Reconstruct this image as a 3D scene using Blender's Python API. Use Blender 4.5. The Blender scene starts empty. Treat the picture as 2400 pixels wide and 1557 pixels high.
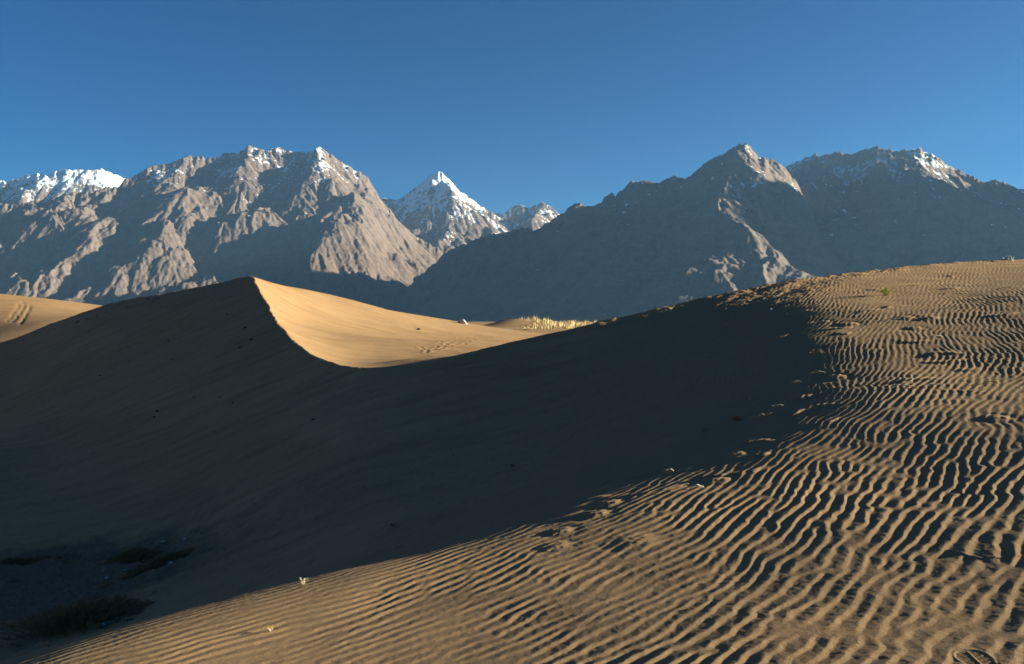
import bpy, bmesh, math, random, heapq
import numpy as np
from mathutils import Vector, Matrix

SC = bpy.context.scene
COL = SC.collection
F = 2400 * 28.0 / 36.0            # focal length of the survey photograph in its own pixels
HOR = 740.0                       # eye-level row of the survey photograph
SUN_AZ, SUN_EL = 86.0, 11.7       # degrees clockwise from the view direction (+Y), above the horizon
rng = np.random.default_rng(7)
random.seed(7)

def P(u, v, y):
    """bearing / elevation / distance -> a point in metres, eye at the origin, +Y ahead"""
    return ((u - 1200.0) / F * y, y, -(v - HOR) / F * y)

# ---------------------------------------------------------------- numpy noise
_perm = np.random.default_rng(11).permutation(4096).astype(np.int64)
_ang = np.random.default_rng(12).random(4096) * 2 * np.pi
_gx, _gy = np.cos(_ang), np.sin(_ang)

def perlin(x, y, seed=0):
    xi = np.floor(x).astype(np.int64); yi = np.floor(y).astype(np.int64)
    fx = x - xi; fy = y - yi
    ux = fx * fx * fx * (fx * (fx * 6 - 15) + 10); uy = fy * fy * fy * (fy * (fy * 6 - 15) + 10)
    def g(ix, iy, dx, dy):
        h = _perm[(_perm[(ix + seed * 131) & 4095] + iy) & 4095]
        return _gx[h] * dx + _gy[h] * dy
    a = g(xi, yi, fx, fy); b = g(xi + 1, yi, fx - 1, fy)
    c = g(xi, yi + 1, fx, fy - 1); d = g(xi + 1, yi + 1, fx - 1, fy - 1)
    return ((a + (b - a) * ux) + ((c + (d - c) * ux) - (a + (b - a) * ux)) * uy) * 1.5

def fbm(x, y, oct=4, seed=0, gain=.5):
    s = 0; a = 1.0
    for o in range(oct):
        s = s + a * perlin(x * 2 ** o + 17.3 * o, y * 2 ** o - 9.1 * o, seed + o); a *= gain
    return s

def ridged(x, y, oct=4, seed=0, gain=.5):
    s = 0; a = 1.0; w = 1.0
    for o in range(oct):
        n = (1 - np.abs(perlin(x * 2 ** o + 5.7 * o, y * 2 ** o + 3.3 * o, seed + o))) ** 2
        s = s + a * n * w; w = np.clip(n * 1.3, 0, 1); a *= gain
    return s

def sstep(a, b, x):
    t = np.clip((x - a) / (b - a), 0, 1); return t * t * (3 - 2 * t)

# ---------------------------------------------------------------- objects
def mesh_obj(name, V, Fc, mat=None, parent=None, smooth=True):
    """V (n,3) floats, Fc (m,3|4) ints (numpy) or a list of mixed faces"""
    me = bpy.data.meshes.new(name)
    if isinstance(Fc, np.ndarray):
        n = Fc.shape[1]
        me.vertices.add(len(V)); me.vertices.foreach_set('co', np.asarray(V, np.float32).ravel())
        me.loops.add(Fc.size); me.loops.foreach_set('vertex_index', Fc.astype(np.int32).ravel())
        me.polygons.add(len(Fc))
        me.polygons.foreach_set('loop_start', np.arange(0, Fc.size, n, dtype=np.int32))
        me.polygons.foreach_set('loop_total', np.full(len(Fc), n, np.int32))
        me.update(calc_edges=True)
    else:
        me.from_pydata([tuple(map(float, v)) for v in V], [], Fc)
    if smooth:
        me.polygons.foreach_set('use_smooth', np.ones(len(me.polygons), bool))
    if mat: me.materials.append(mat)
    o = bpy.data.objects.new(name, me); COL.objects.link(o)
    if parent: o.parent = parent
    return o

def grid_faces(nr, nc, wrap=False):
    i = np.arange(nr - 1)[:, None]; j = np.arange(nc if wrap else nc - 1)[None, :]
    j2 = (j + 1) % nc
    return np.stack([i * nc + j, i * nc + j2, (i + 1) * nc + j2, (i + 1) * nc + j], -1).reshape(-1, 4)

def empty(name, loc, rotz=0.0):
    o = bpy.data.objects.new(name, None); COL.objects.link(o)
    o.location = loc; o.rotation_euler = (0, 0, rotz); return o

def tag(o, label=None, cat=None, group=None, kind=None):
    if label: o['label'] = label
    if cat: o['category'] = cat
    if group: o['group'] = group
    if kind: o['kind'] = kind
    return o

# ---------------------------------------------------------------- materials
class NT:
    def __init__(self, name):
        self.m = bpy.data.materials.new(name); self.m.use_nodes = True
        self.t = self.m.node_tree; self.t.nodes.clear()
        self.out = self.t.nodes.new('ShaderNodeOutputMaterial')
        self.b = self.t.nodes.new('ShaderNodeBsdfPrincipled')
        self.t.links.new(self.b.outputs[0], self.out.inputs['Surface'])
        self.b.inputs['Roughness'].default_value = .95
        self.b.inputs['Specular IOR Level'].default_value = .1
    def n(self, typ, **kw):
        d = self.t.nodes.new('ShaderNode' + typ)
        for k, v in kw.items():
            if k.startswith('i_'): d.inputs[int(k[2:]) if k[2:].isdigit() else k[2:].replace('_', ' ')].default_value = v
            else: setattr(d, k, v)
        return d
    def l(self, a, b): self.t.links.new(a, b)
    def geo(self): return self.n('NewGeometry').outputs['Position']
    def noise(self, vec, scale, detail=4, rough=.55, dim='3D'):
        d = self.n('TexNoise'); d.inputs['Scale'].default_value = scale; d.inputs['Detail'].default_value = detail
        d.inputs['Roughness'].default_value = rough; self.l(vec, d.inputs['Vector']); return d.outputs['Fac']
    def ramp(self, fac, stops):
        d = self.n('ValToRGB'); e = d.color_ramp.elements
        while len(e) < len(stops): e.new(.5)
        for q, (p, c) in zip(e, stops): q.position = p; q.color = (*c, 1) if len(c) == 3 else c
        self.l(fac, d.inputs[0]); return d.outputs[0]
    def mix(self, fac, a, b, mode='MIX'):
        d = self.n('Mix', data_type='RGBA', blend_type=mode)
        for s, v in ((d.inputs[0], fac), (d.inputs[6], a), (d.inputs[7], b)):
            if hasattr(v, 'is_linked'): self.l(v, s)
            elif isinstance(v, (int, float)): s.default_value = v
            else: s.default_value = (*v, 1)
        return d.outputs[2]
    def math(self, op, a, b=0.0, clamp=False):
        d = self.n('Math', operation=op, use_clamp=clamp)
        for s, v in zip(d.inputs, (a, b)):
            if hasattr(v, 'is_linked'): self.l(v, s)
            else: s.default_value = v
        return d.outputs[0]
    def bump(self, h, dist, strength=1.0, normal=None):
        d = self.n('Bump'); d.inputs['Distance'].default_value = dist; d.inputs['Strength'].default_value = strength
        self.l(h, d.inputs['Height'])
        if normal: self.l(normal, d.inputs['Normal'])
        return d.outputs[0]
    def col(self, c):
        s = self.b.inputs['Base Color']
        if hasattr(c, 'is_linked'): self.l(c, s)
        else: s.default_value = (*c, 1)
        return self

def plain(name, c, rough=.9, var=.25, scale=30.0):
    k = NT(name); p = k.n('TexCoord').outputs['Object']
    f = k.noise(p, scale, 5)
    k.col(k.ramp(f, [(.3, tuple(x * (1 - var) for x in c)), (.7, tuple(min(1, x * (1 + var)) for x in c))]))
    k.b.inputs['Roughness'].default_value = rough
    return k.m

def sand_material():
    k = NT('sand'); p = k.geo()
    big = k.noise(p, .35, 4); mid = k.noise(p, 6.0, 4); fine = k.noise(p, 420.0, 3, .7)
    c = k.ramp(big, [(.3, (0.3268, 0.1814, 0.0874)), (.72, (0.3800, 0.2186, 0.1100))])
    c = k.mix(k.math('MULTIPLY', mid, .35), c, (0.2926, 0.1721, 0.0954))
    ms = k.n('Mapping'); ms.inputs['Rotation'].default_value = (0, 0, -.75); ms.inputs['Scale'].default_value = (.30, 2.6, .8); k.l(p, ms.inputs[0])
    c = k.mix(1.0, c, k.ramp(k.noise(ms.outputs[0], 1.3, 5, .65), [(.32, (.80, .81, .83)), (.5, (1, 1, 1)), (.68, (1.12, 1.11, 1.08))]), 'MULTIPLY')
    co_ = k.n('Attribute', attribute_name='coarse').outputs['Fac']
    c = k.mix(k.math('MULTIPLY', co_, .8), c, k.mix(mid, (0.2508, 0.1488, 0.0793), (0.3040, 0.1829, 0.0987)))
    st = k.n('Attribute', attribute_name='hollow_tone').outputs['Fac']
    c = k.mix(k.math('MULTIPLY', st, .72), c, k.ramp(k.noise(p, 26.0, 5, .7), [(.35, (.05, .04, .034)), (.65, (.15, .12, .09))]))  # mottled darker grey-brown colour over the hollow floor
    g = k.ramp(fine, [(.30, (.62, .62, .64)), (.5, (1, 1, 1)), (.70, (1.38, 1.36, 1.32))])
    c = k.mix(1.0, c, g, 'MULTIPLY')
    gr = k.noise(p, 130.0, 2, .6)
    c = k.mix(1.0, c, k.ramp(gr, [(.3, (.80, .80, .81)), (.7, (1.2, 1.19, 1.17))]), 'MULTIPLY')
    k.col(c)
    b1 = k.bump(fine, .0022, 1.0)
    b2 = k.bump(k.noise(p, 70.0, 4, .7), .004, .85, b1)
    k.l(b2, k.b.inputs['Normal'])
    k.b.inputs['Specular IOR Level'].default_value = .05
    k.b.inputs['Roughness'].default_value = 1.0
    return k.m
# ================================================================ sand dunes
def tps_fit(pts, reg):
    p = np.array(pts); n = len(p); d = np.linalg.norm(p[:, None, :2] - p[None, :, :2], axis=2)
    K = d ** 2 * np.log(d + 1e-9); K[np.arange(n), np.arange(n)] = reg
    Pm = np.c_[np.ones(n), p[:, :2]]
    A = np.block([[K, Pm], [Pm.T, np.zeros((3, 3))]])
    w = np.linalg.solve(A, np.r_[p[:, 2], np.zeros(3)])
    return p[:, :2], w

def tps_eval(fit, x, y):
    c, w = fit; n = len(c); out = np.empty_like(x)
    for s in range(0, x.size, 200000):
        X = x[s:s + 200000]; Y = y[s:s + 200000]
        r = w[n] + w[n + 1] * X + w[n + 2] * Y
        for k in range(n):
            d2 = (X - c[k, 0]) ** 2 + (Y - c[k, 1]) ** 2 + 1e-9
            r += w[k] * .5 * d2 * np.log(d2)
        out[s:s + 200000] = r
    return out

# --- surveyed points (bearing column, elevation row, distance) on the near side of the crest
NEAR = [
 (2400,1557,3.25),(2300,1218,5.45),(2300,1008,7.8),(2300,880,10.4),(2300,768,13.0),(2300,700,15.4),(2300,655,18.0),
 (1880,720,15.6),(1900,800,13.0),(1850,930,10.4),(1650,1060,8.6),(1350,1190,7.1),
 (1100,1265,6.65),(800,1335,6.2),(600,1385,5.95),(300,1462,5.65),(0,1552,5.25),(1200,1550,3.95),(1800,1540,3.55),(1500,1350,5.1),
 (1800,1200,6.1),(700,1500,4.65),(900,1400,5.3),(2050,940,9.4),(2100,770,13.4),(2100,695,16.2),(2100,1110,6.85),(1850,1060,7.85),
 # shaded flank and bowl
 (1500,850,14.6),(1700,780,15.4),(1600,950,11.6),(1400,1050,10.5),(1200,1150,9.6),(1200,900,15.3),(1080,880,16.2),(1200,1040,12.6),
 (1000,950,15.2),(1000,1100,12.4),(1000,1200,9.8),(800,1150,12.3),(800,1275,9.6),(600,1250,12),(600,1345,10),(400,1380,10.6),(400,1250,14),
 (200,1350,12.3),(0,1440,10.8),(0,1300,14),(200,1200,16.3),(400,1150,16.0),(600,1150,14.2),(-200,1500,10.2),(-200,1250,16),(-200,1100,20),
 (1400,930,13.6),(1330,840,16.0),
]
SLIP = []
for u_ in (-300, -100, 100, 300, 500, 700):
    for v_ in (760, 850, 950, 1050):
        up, vp = (u_ - 1200) / F, (v_ - HOR) / F
        d_ = .4 + .4 * up + vp
        if v_ == 1050 and u_ > 600: continue
        SLIP.append((u_, v_, 7.02 / d_))
SLIP += [(800, 930, 16.8), (800, 1030, 14.6), (700,1100,14.2)]
CREST_L = [(-300,860,42.5),(-100,822,41),(0,800,40),(100,765,39.0),(190,735,38.3),(300,704,37.4),(400,688,36.2),(500,668,34.2),(590,648,32)]
CREST_S = [(604,672,29.6),(620,700,27.6),(635,730,25.7),(650,755,24.2),(690,800,21.7),(740,835,19.9),(800,855,18.7),(870,862,17.8)]
CREST_R = [(940,857,17.6),(1000,848,17.5),(1090,828,17.5),(1180,806,17.5),(1270,785,17.6),(1350,767,17.7),(1450,744,17.8),(1550,720,18.0),
           (1650,697,18.2),(1780,670,18.6),(1900,650,19.0),(2030,634,19.8),(2150,621,20.6),(2280,612,21.6),(2400,606,22.4)]
XYZ_A = [(0,0,-1.32),(3,0,-.8),(-3,0,-1.75),(0,-5,-1.15),(6,2,-.85),(10,7,-.5),(14,13,.7),(20,20,1.95),(30,24,3.2),(-6,2,-2.6),(-8,6,-3.9),(-12,9,-4.2),(-3,-6,-1.6),(12,0,-.2),
         (-10,45,8),(-25,60,9),(0,30,4.0),(8,30,4.0),(15,32,4.6),(26,34,6.0),(-40,60,5),(-2.6,7.3,-2.75),(-3.6,7.4,-3.2),(-1.6,7.6,-2.6),(-4.6,7.2,-3.55)]
A_PTS = [P(*q) for q in NEAR + SLIP + CREST_L + CREST_S + CREST_R] + XYZ_A
# --- and on the sunlit side behind the crest
FAR = [(700,720,30.5),(800,780,26.5),(900,800,25),(800,702,40),(900,726,47),(1010,749,55),(1000,800,29),(1000,772,44),(950,842,19.5),(1100,800,27),
       (1200,786,40),(1200,771,75),(1300,768,95),(1100,778,60),(700,676,35.5),(0,703,70),(190,727,70),(100,713,70),(0,800,54),(100,760,60),(-300,660,72),(-250,800,60)]
XYZ_B = [(-6.5,18,.6),(-10,25,2.2),(-12,22,2.4),(-20,25,1.6),(-5,14,.3),(0,13,0),(5,14,1.3),(10,16,2.2),(-30,30,.4),(-3.5,15,-.7),(0,16,-.3),(3,16.5,.3),(7,18,1.4),
         (-3.1,16.3,-.95),(-14,42,.6),(-20,55,-1.2),(3,23,-1.0),(8,26,-.6),(12,34,-1.0),(20,38,-.5),(30,45,-1.0),(15,60,-1.6),(30,80,-1.6),(-1,22,-1.15),
         (-45,100,-1.5),(-20,90,-1.6),(0,90,-1.45),(20,110,-1.6),(-60,85,-.5),(-70,65,1.2),(-10,70,-1.4)]
B_PTS = [P(*q) for q in FAR + CREST_L + CREST_S + CREST_R] + XYZ_B
FIT_A = tps_fit(A_PTS, .12); FIT_B = tps_fit(B_PTS, .02)

def smin(a, b, k):
    h = np.clip(.5 + .5 * (b - a) / k, 0, 1)
    return b * (1 - h) + a * h - k * h * (1 - h)

def far_plain(x, y):
    r = np.hypot(x, y)
    z = -1.55 + .22 * fbm(x / 26, y / 18, 3, 40)
    # low dune in front of the grass belt
    cx, cy = P(1215, 750, 103)[:2]
    dx, dy = x - cx, y - cy
    e = np.exp(-(dx / 4.6) ** 2 - (dy / 5.0) ** 2)
    z = z + 1.25 * e
    return z - 80 * sstep(160, 1600, r)

def dune_z(x, y, full=False):
    x = np.asarray(x, float).ravel(); y = np.asarray(y, float).ravel()
    r = np.hypot(x, y)
    a = tps_eval(FIT_A, x, y); b = tps_eval(FIT_B, x, y)
    pl = far_plain(x, y)
    lf = 45 * sstep(-20, -32, x); wf = sstep(62 + lf, 100 + lf, r); b = b * (1 - wf) + pl * wf
    wb = sstep(40, 70, r) * (sstep(-2, 12, y) < .5)
    back = -1.0 + .1 * x + .4 * fbm(x / 14, y / 14, 3, 21)
    a = np.where(r > 75, 1e3, a)
    k = .05 + .25 * sstep(-13, -20, x) * (y > 20)
    z = smin(np.minimum(a, b + 50), b, k)
    up = 1200 + F * x / np.maximum(y, 1.0)
    # the upper lip of the left crest rounds over more gently
    wl = sstep(20, 300, up) * sstep(575, 470, up) * sstep(27, 36, y) * (r < 60)
    d_ = np.maximum(b - a, 0)
    z = z + wl * .42 * (1 - np.exp(-d_ / .42))
    # the right-hand ripple field leans a little more away from the light
    z = z + .024 * np.maximum(y, 0) * np.maximum(0, np.where(y > 1, x / np.maximum(y, 1.0), 0) - .28).clip(0, .8) * sstep(18, 12, y) * sstep(1.0, 3.0, y)
    q = sstep(5, -14, y)            # behind the eye: quiet rolling sand
    z = z * (1 - q) + np.where(r < 75, np.clip(back, -3, 3), pl) * q
    side = sstep(26, 44, np.abs(x)) * sstep(45, 25, y) # outside the surveyed strip
    z = z * (1 - side) + (np.where(x > 0, 2.6, -3.0) * (1 - sstep(45, 110, r)) + pl * sstep(45, 110, r)) * side
    return (z, a, b) if full else z

# --- wind ripples: phasor noise (a sum of local plane waves whose phase drives one profile)
def phasor(x, y, cell, lam, theta, band, seed):
    """x, y, lam, theta arrays; returns phase and coherence"""
    ix = np.floor(x / cell).astype(np.int64); iy = np.floor(y / cell).astype(np.int64)
    re = np.zeros_like(x); im = np.zeros_like(x)
    kx = 2 * np.pi / lam * np.cos(theta); ky = 2 * np.pi / lam * np.sin(theta)
    for di in (-1, 0, 1):
        for dj in (-1, 0, 1):
            cx = ix + di; cy = iy + dj
            for q in range(2):
                h = _perm[(_perm[(cx + 977 * q + seed * 71) & 4095] + cy * 3) & 4095]
                h2 = _perm[(h * 7 + 1013 + q) & 4095]; h3 = _perm[(h2 + 1777 + h * 3) & 4095]
                px = (cx + h / 4096.0) * cell; py = (cy + h2 / 4096.0) * cell
                dx = x - px; dy = y - py
                w = np.exp(-band * (dx * dx + dy * dy) / cell ** 2)
                jit = 1 + .16 * (h3 / 4096.0 - .5)
                rot = .30 * (h2 / 4096.0 - .5)
                ph = (kx - rot * ky) * jit * dx + (ky + rot * kx) * jit * dy + 2 * np.pi * h3 / 4096.0
                re += w * np.cos(ph); im += w * np.sin(ph)
    return np.arctan2(im, re), np.hypot(re, im)

def ripple_profile(ph, s):
    """long windward side, short lee side; period 2 pi; about -0.5 .. 0.5"""
    t = (ph / (2 * np.pi)) % 1.0
    up = np.clip(t / s, 0, 1); dn = np.clip((1 - t) / (1 - s), 0, 1)
    v = np.minimum(up, dn)
    return .55 * v + .45 * v * v * (3 - 2 * v) - .5

def ripple_h(x, y, zbase, a, b):
    r = np.hypot(x, y)
    out = np.zeros_like(x)
    sel = np.where((r < 34) & (y > 0))[0]
    for s in range(0, len(sel), 300000):
        i = sel[s:s + 300000]; X = x[i]; Y = y[i]; R = r[i]
        wx = X + .034 * perlin(X / .5, Y / .5, 3) + .016 * perlin(X / .14, Y / .14, 5) + .004 * perlin(X / .055, Y / .055, 15)
        wy = Y + .034 * perlin(X / .5, Y / .5, 4) + .016 * perlin(X / .14, Y / .14, 6) + .004 * perlin(X / .055, Y / .055, 16)
        br = 57 - 20 * sstep(-2.5, 3.0, X) - 6 * sstep(6, 14, Y)                      # crest bearing, degrees
        br = br + 15 * perlin(X / 2.6, Y / 2.6, 8) + 4 * perlin(X / .8, Y / .8, 18)
        th = np.radians(-br)                                            # wave vector: crest turned by 90 degrees
        lam0 = .106 - .020 * sstep(4.5, 11, R)
        ph, co = phasor(wx, wy, .42, lam0, th, 2.6, 2)
        prof = ripple_profile(ph, .68) * np.clip(co * 1.6, 0, 1)
        amp = lam0 * (.064 - .012 * sstep(6, 3.5, R) + .028 * perlin(X / 1.1, Y / 1.1, 14))
        # strong on the open right-hand field, faint on the shaded flank
        field = .25 + .75 * sstep(-5.5, 2.5, X - .15 * Y)
        far_l = sstep(7.5, 11, Y - 1.45 * X - .6 * perlin(X / 2, Y / 2, 31))
        amp = amp * (1 - .15 * sstep(7, 13, R)) * (.40 + .75 * field) * (1 - .35 * far_l)
        amp = amp * (.75 + .5 * sstep(-.3, .4, fbm(X / 1.8, Y / 1.8, 2, 17)))
        amp = amp * np.where(a[i] < b[i] + .05, 1.0, .45)
        h = amp * prof
        h += .0007 * fbm(X / .045, Y / .045, 2, 57) * sstep(12, 5, R)
        h += .0035 * fbm(X / .7, Y / .7, 2, 52) * (.4 + field)
        out[i] = h
    return out

# small wind-cut ledges, knolls and marks on the ripple field: (column, row, half length m, width m, height m, bearing deg)
LEDGES = []
_lr = np.random.default_rng(5)
for (u_, v_, n_) in ((1950,700,3),(2150,730,3),(2000,790,4),(2200,850,3),(2060,900,2),(1900,930,2),(1780,985,2),(1560,1140,3),(1700,1060,3),(1400,1180,2),(2300,760,2),(2050,655,6),(2250,650,4)):
    for _ in range(n_):
        LEDGES.append((u_ + _lr.normal() * 90, v_ + _lr.normal() * 22, _lr.uniform(.10, .30), _lr.uniform(.018, .035), _lr.uniform(.012, .028), _lr.uniform(70, 100)))
KNOLLS = [(1310,1245,.10,.035),(1300,1280,.10,.022),(1485,1270,.15,.022),(1420,1180,.12,.045),(1390,1205,.12,.045),(1772,978,.10,.06),(1715,1068,.14,.05),
          (1675,1125,.12,.045),(1955,885,.14,.06),(2120,745,.14,.05),(2140,770,.12,.05),(1985,760,.16,.06),(1930,755,.1,.04),(2330,980,.12,.05)]
TRACKS = [([(2225,1288),(2262,1300),(2300,1309),(2345,1308),(2400,1302)], .006, .006), ([(1565,1436),(1600,1432),(1645,1427)], .005, .004), ([(1640,1370),(1700,1366),(1760,1360)], .005, .003),
          ([(60,712),(45,735),(28,756)], .13, -.05), ([(72,716),(60,738),(46,760)], .13, -.045), ([(50,709),(32,735),(18,752)], .13, -.04)]
PITS = []
_pr = np.random.default_rng(9)
for (ua, va, ub, vb, n_) in ((1000,826,1075,794,13),(1022,822,1095,797,12),(1090,806,1125,792,7),(985,815,1000,822,3),(1030,806,1045,798,3),(640,700,655,740,4),(628,690,640,716,4)):
    for k_ in range(n_):
        t_ = k_ / max(1, n_ - 1)
        PITS.append((ua + (ub - ua) * t_ + _pr.normal() * 2.5, va + (vb - va) * t_ + _pr.normal() * 1.2, .07, .018))

_CAST = {}
def cast(u, v, r0=2.0, r1=140.0, n=6000):
    k = (round(u, 2), round(v, 2))
    if k not in _CAST: _CAST[k] = _cast(u, v, r0, r1, n)
    return _CAST[k]

def _cast(u, v, r0=2.0, r1=140.0, n=6000):
    """first hit of a sight line with the bare dune surface"""
    t = np.geomspace(r0, r1, n)
    x, y, z = P(u, v, t)
    g = dune_z(x, y)
    k = np.argmax(z < g)
    if not (z < g).any(): return None
    return np.array([x[k], y[k], g[k]])

def marks_h(x, y):
    h = np.zeros_like(x)
    for (u, v, L, w, a, brg) in LEDGES:
        c = cast(u, v)
        if c is None or c[1] > 24: continue
        i = np.where((np.abs(x - c[0]) < 2.2 * L) & (np.abs(y - c[1]) < 2.2 * L))[0]
        if not len(i): continue
        b = math.radians(brg); ax, ay = math.sin(b), math.cos(b)
        s = (x[i] - c[0]) * ax + (y[i] - c[1]) * ay; t = -(x[i] - c[0]) * ay + (y[i] - c[1]) * ax
        t = t + .25 * L * (s / L) ** 2 * (1 if (int(u) % 2) else -1) + .02 * perlin(s / .12, t / .3, 3)
        e = np.exp(-(s / L) ** 4)
        h[i] += a * e * np.where(t < 0, np.exp(-(t / w) ** 2), np.exp(-(t / (4 * w)) ** 2))
    for pts, w, a in TRACKS:
        pp = [cast(u, v) for u, v in pts]
        for p, q in zip(pp[:-1], pp[1:]):
            if p is None or q is None: continue
            m = (p + q) / 2; L = np.linalg.norm(q - p) / 2
            i = np.where((np.abs(x - m[0]) < L + 4 * w) & (np.abs(y - m[1]) < L + 4 * w))[0]
            if not len(i): continue
            d = (q - p)[:2] / (2 * L + 1e-9)
            s_ = (x[i] - m[0]) * d[0] + (y[i] - m[1]) * d[1]; t_ = -(x[i] - m[0]) * d[1] + (y[i] - m[1]) * d[0]
            t_ = t_ + 1.2 * w * perlin(s_ / (9 * w), s_ * 0 + 2.2, 4)
            h[i] += a * np.exp(-(t_ / w) ** 2) * (np.abs(s_) < L)
    for (u, v, R, a) in PITS:
        c = cast(u, v)
        if c is None: continue
        i = np.where((np.abs(x - c[0]) < 3 * R) & (np.abs(y - c[1]) < 3 * R))[0]
        d = np.hypot(x[i] - c[0], y[i] - c[1])
        h[i] += -a * np.exp(-(d / R) ** 2) + .45 * a * np.exp(-((d - 1.7 * R) / (.6 * R)) ** 2)
    for (u, v, R, a) in KNOLLS:
        c = cast(u, v)
        if c is None: continue
        i = np.where((np.abs(x - c[0]) < 3 * R) & (np.abs(y - c[1]) < 3 * R))[0]
        if not len(i): continue
        dx, dy = x[i] - c[0], y[i] - c[1]
        d = np.hypot(dx + .3 * R * perlin(dx / R, dy / R, 7), dy)
        h[i] += .30 * a * np.exp(-(d / R) ** 2) * (1 + .5 * perlin(dx / (.4 * R), dy / (.4 * R), 9)) - .14 * a * np.exp(-((d - 1.4 * R) / (.5 * R)) ** 2)
    return h

def footprint_h(x, y):
    """one shod foot pressed into the sand at the lower right"""
    c = cast(2272, 1540, 1.5)
    i = np.where((np.abs(x - c[0]) < .35) & (np.abs(y - c[1]) < .35))[0]
    h = np.zeros_like(x); keep = np.ones_like(x)
    if not len(i): return h, keep
    b = math.radians(12); dx, dy = x[i] - c[0], y[i] - c[1]
    s = dx * math.sin(b) + (dy + .055) * math.cos(b); t = dx * math.cos(b) - (dy + .055) * math.sin(b)
    half = .052 + .010 * np.cos((s - .05) * 20)
    d = np.maximum((np.abs(t) / half), np.abs(s) / .135)
    d = (np.abs(t / half) ** 3.2 + np.abs(s / .135) ** 3.2) ** (1 / 3.2)
    press = -.0018 * sstep(1.04, .93, d)
    rim = .0016 * np.exp(-((d - 1.10) / .09) ** 2)
    tread = .0022 * np.sin((s + .6 * np.abs(t)) * 2 * np.pi / .019) * (d < .88) + .004 * np.exp(-(t / .004) ** 2) * (d < .86)
    h[i] = press + rim + tread; keep[i] = sstep(.9, 1.5, d)
    return h, keep

def ground_z(x, y):
    sh = np.shape(x); x = np.asarray(x, float).ravel(); y = np.asarray(y, float).ravel()
    z, a, b = dune_z(x, y, True)
    rip = ripple_h(x, y, z, a, b)
    mk = marks_h(x, y)
    fp, keep = footprint_h(x, y)
    near = (np.hypot(x, y) < 45)
    # hummocky debris floor of the hollow, crumbly crest
    hol = np.exp(-((x + 7.0) / 3.2) ** 2 - ((y - 12.2) / 2.4) ** 2) * (a < b)
    z = z + hol * (.09 * fbm(x / .5, y / .5, 4, 61) + .03 * np.abs(fbm(x / .14, y / .14, 2, 63)))
    on_crest = np.exp(-((a - b) / .28) ** 2) * near
    z = z + on_crest * .022 * fbm(x / .45, y / .45, 4, 71) * sstep(-2, 4, x) + on_crest * .05 * np.maximum(0, fbm(x / .5, y / .5, 4, 73)) * sstep(-15, -18, x)
    slip = near * (a < b) * sstep(7.5, 11, y - 1.2 * np.maximum(x, -2)) * sstep(4, 9, y)
    sx_ = x * .707 + y * .707; sy_ = -x * .707 + y * .707
    z = z + slip * (.026 * fbm(sy_ / .6, sx_ / 3.5, 4, 91) + .011 * fbm(x / .18, y / .18, 3, 95))
    z = z + np.where(b < a, 1, 0) * near * (.012 * perlin(x / .9 + y / 3, y / .9, 81))
    z = z + rip * keep + mk * keep + fp
    return z.reshape(sh)

def build_dunes(mat, q=1.0):
    th = np.r_[np.arange(-180, -52, 6.0), np.arange(-52, -40, .6), np.degrees(np.arange(math.radians(-40), math.radians(40), .00088 / q)), np.arange(40, 52, .12), np.arange(52, 70, .6), np.arange(70, 180, 6.0)]
    th = np.radians(th)
    r = np.r_[np.geomspace(.25, 2.6, 26)[:-1], np.geomspace(2.6, 24.5, int(1180 * q)), np.geomspace(24.5, 62, int(420 * q))[1:], np.geomspace(62, 220, int(130 * q))[1:], np.geomspace(220, 2600, 24)[1:]]
    R, T = np.meshgrid(r, th, indexing='ij')
    X = R * np.sin(T); Y = R * np.cos(T)
    Z = ground_z(X, Y)
    V = np.stack([X, Y, Z], -1).reshape(-1, 3)
    V = np.vstack([V, [[0, 0, float(ground_z(np.array([0.]), np.array([0.]))[0])]]])
    nr, nc = len(r), len(th)
    Fc = grid_faces(nr, nc, True)[:, ::-1]
    c = len(V) - 1
    j = np.arange(nc)
    fan = np.stack([np.full(nc, c), j, j, (j + 1) % nc], -1)   # centre fan as degenerate-free tris below
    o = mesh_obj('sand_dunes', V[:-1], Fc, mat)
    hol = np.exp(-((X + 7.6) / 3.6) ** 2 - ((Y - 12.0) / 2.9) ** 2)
    hollow_tone = sstep(.30, .75, hol + .22 * fbm(X / .9, Y / .9, 4, 66))
    coarse = sstep(-6.5, -1.5, X - .35 * Y + 2.5 * sstep(9, 4, Y)) * sstep(24, 15, np.hypot(X, Y)) * (Y > 0)
    coarse = np.clip(coarse * (1 + .5 * fbm(X / 1.6, Y / 1.6, 3, 68)), 0, 1)
    at = o.data.attributes.new('coarse', 'FLOAT', 'POINT'); at.data.foreach_set('value', coarse.astype(np.float32).ravel())
    at = o.data.attributes.new('hollow_tone', 'FLOAT', 'POINT'); at.data.foreach_set('value', hollow_tone.astype(np.float32).ravel())
    tag(o, 'rippled sand dunes with a shaded bowl and a sunlit back slope', None, None, 'structure')
    return o
# ================================================================ mountains
BASE = -80.0

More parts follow.
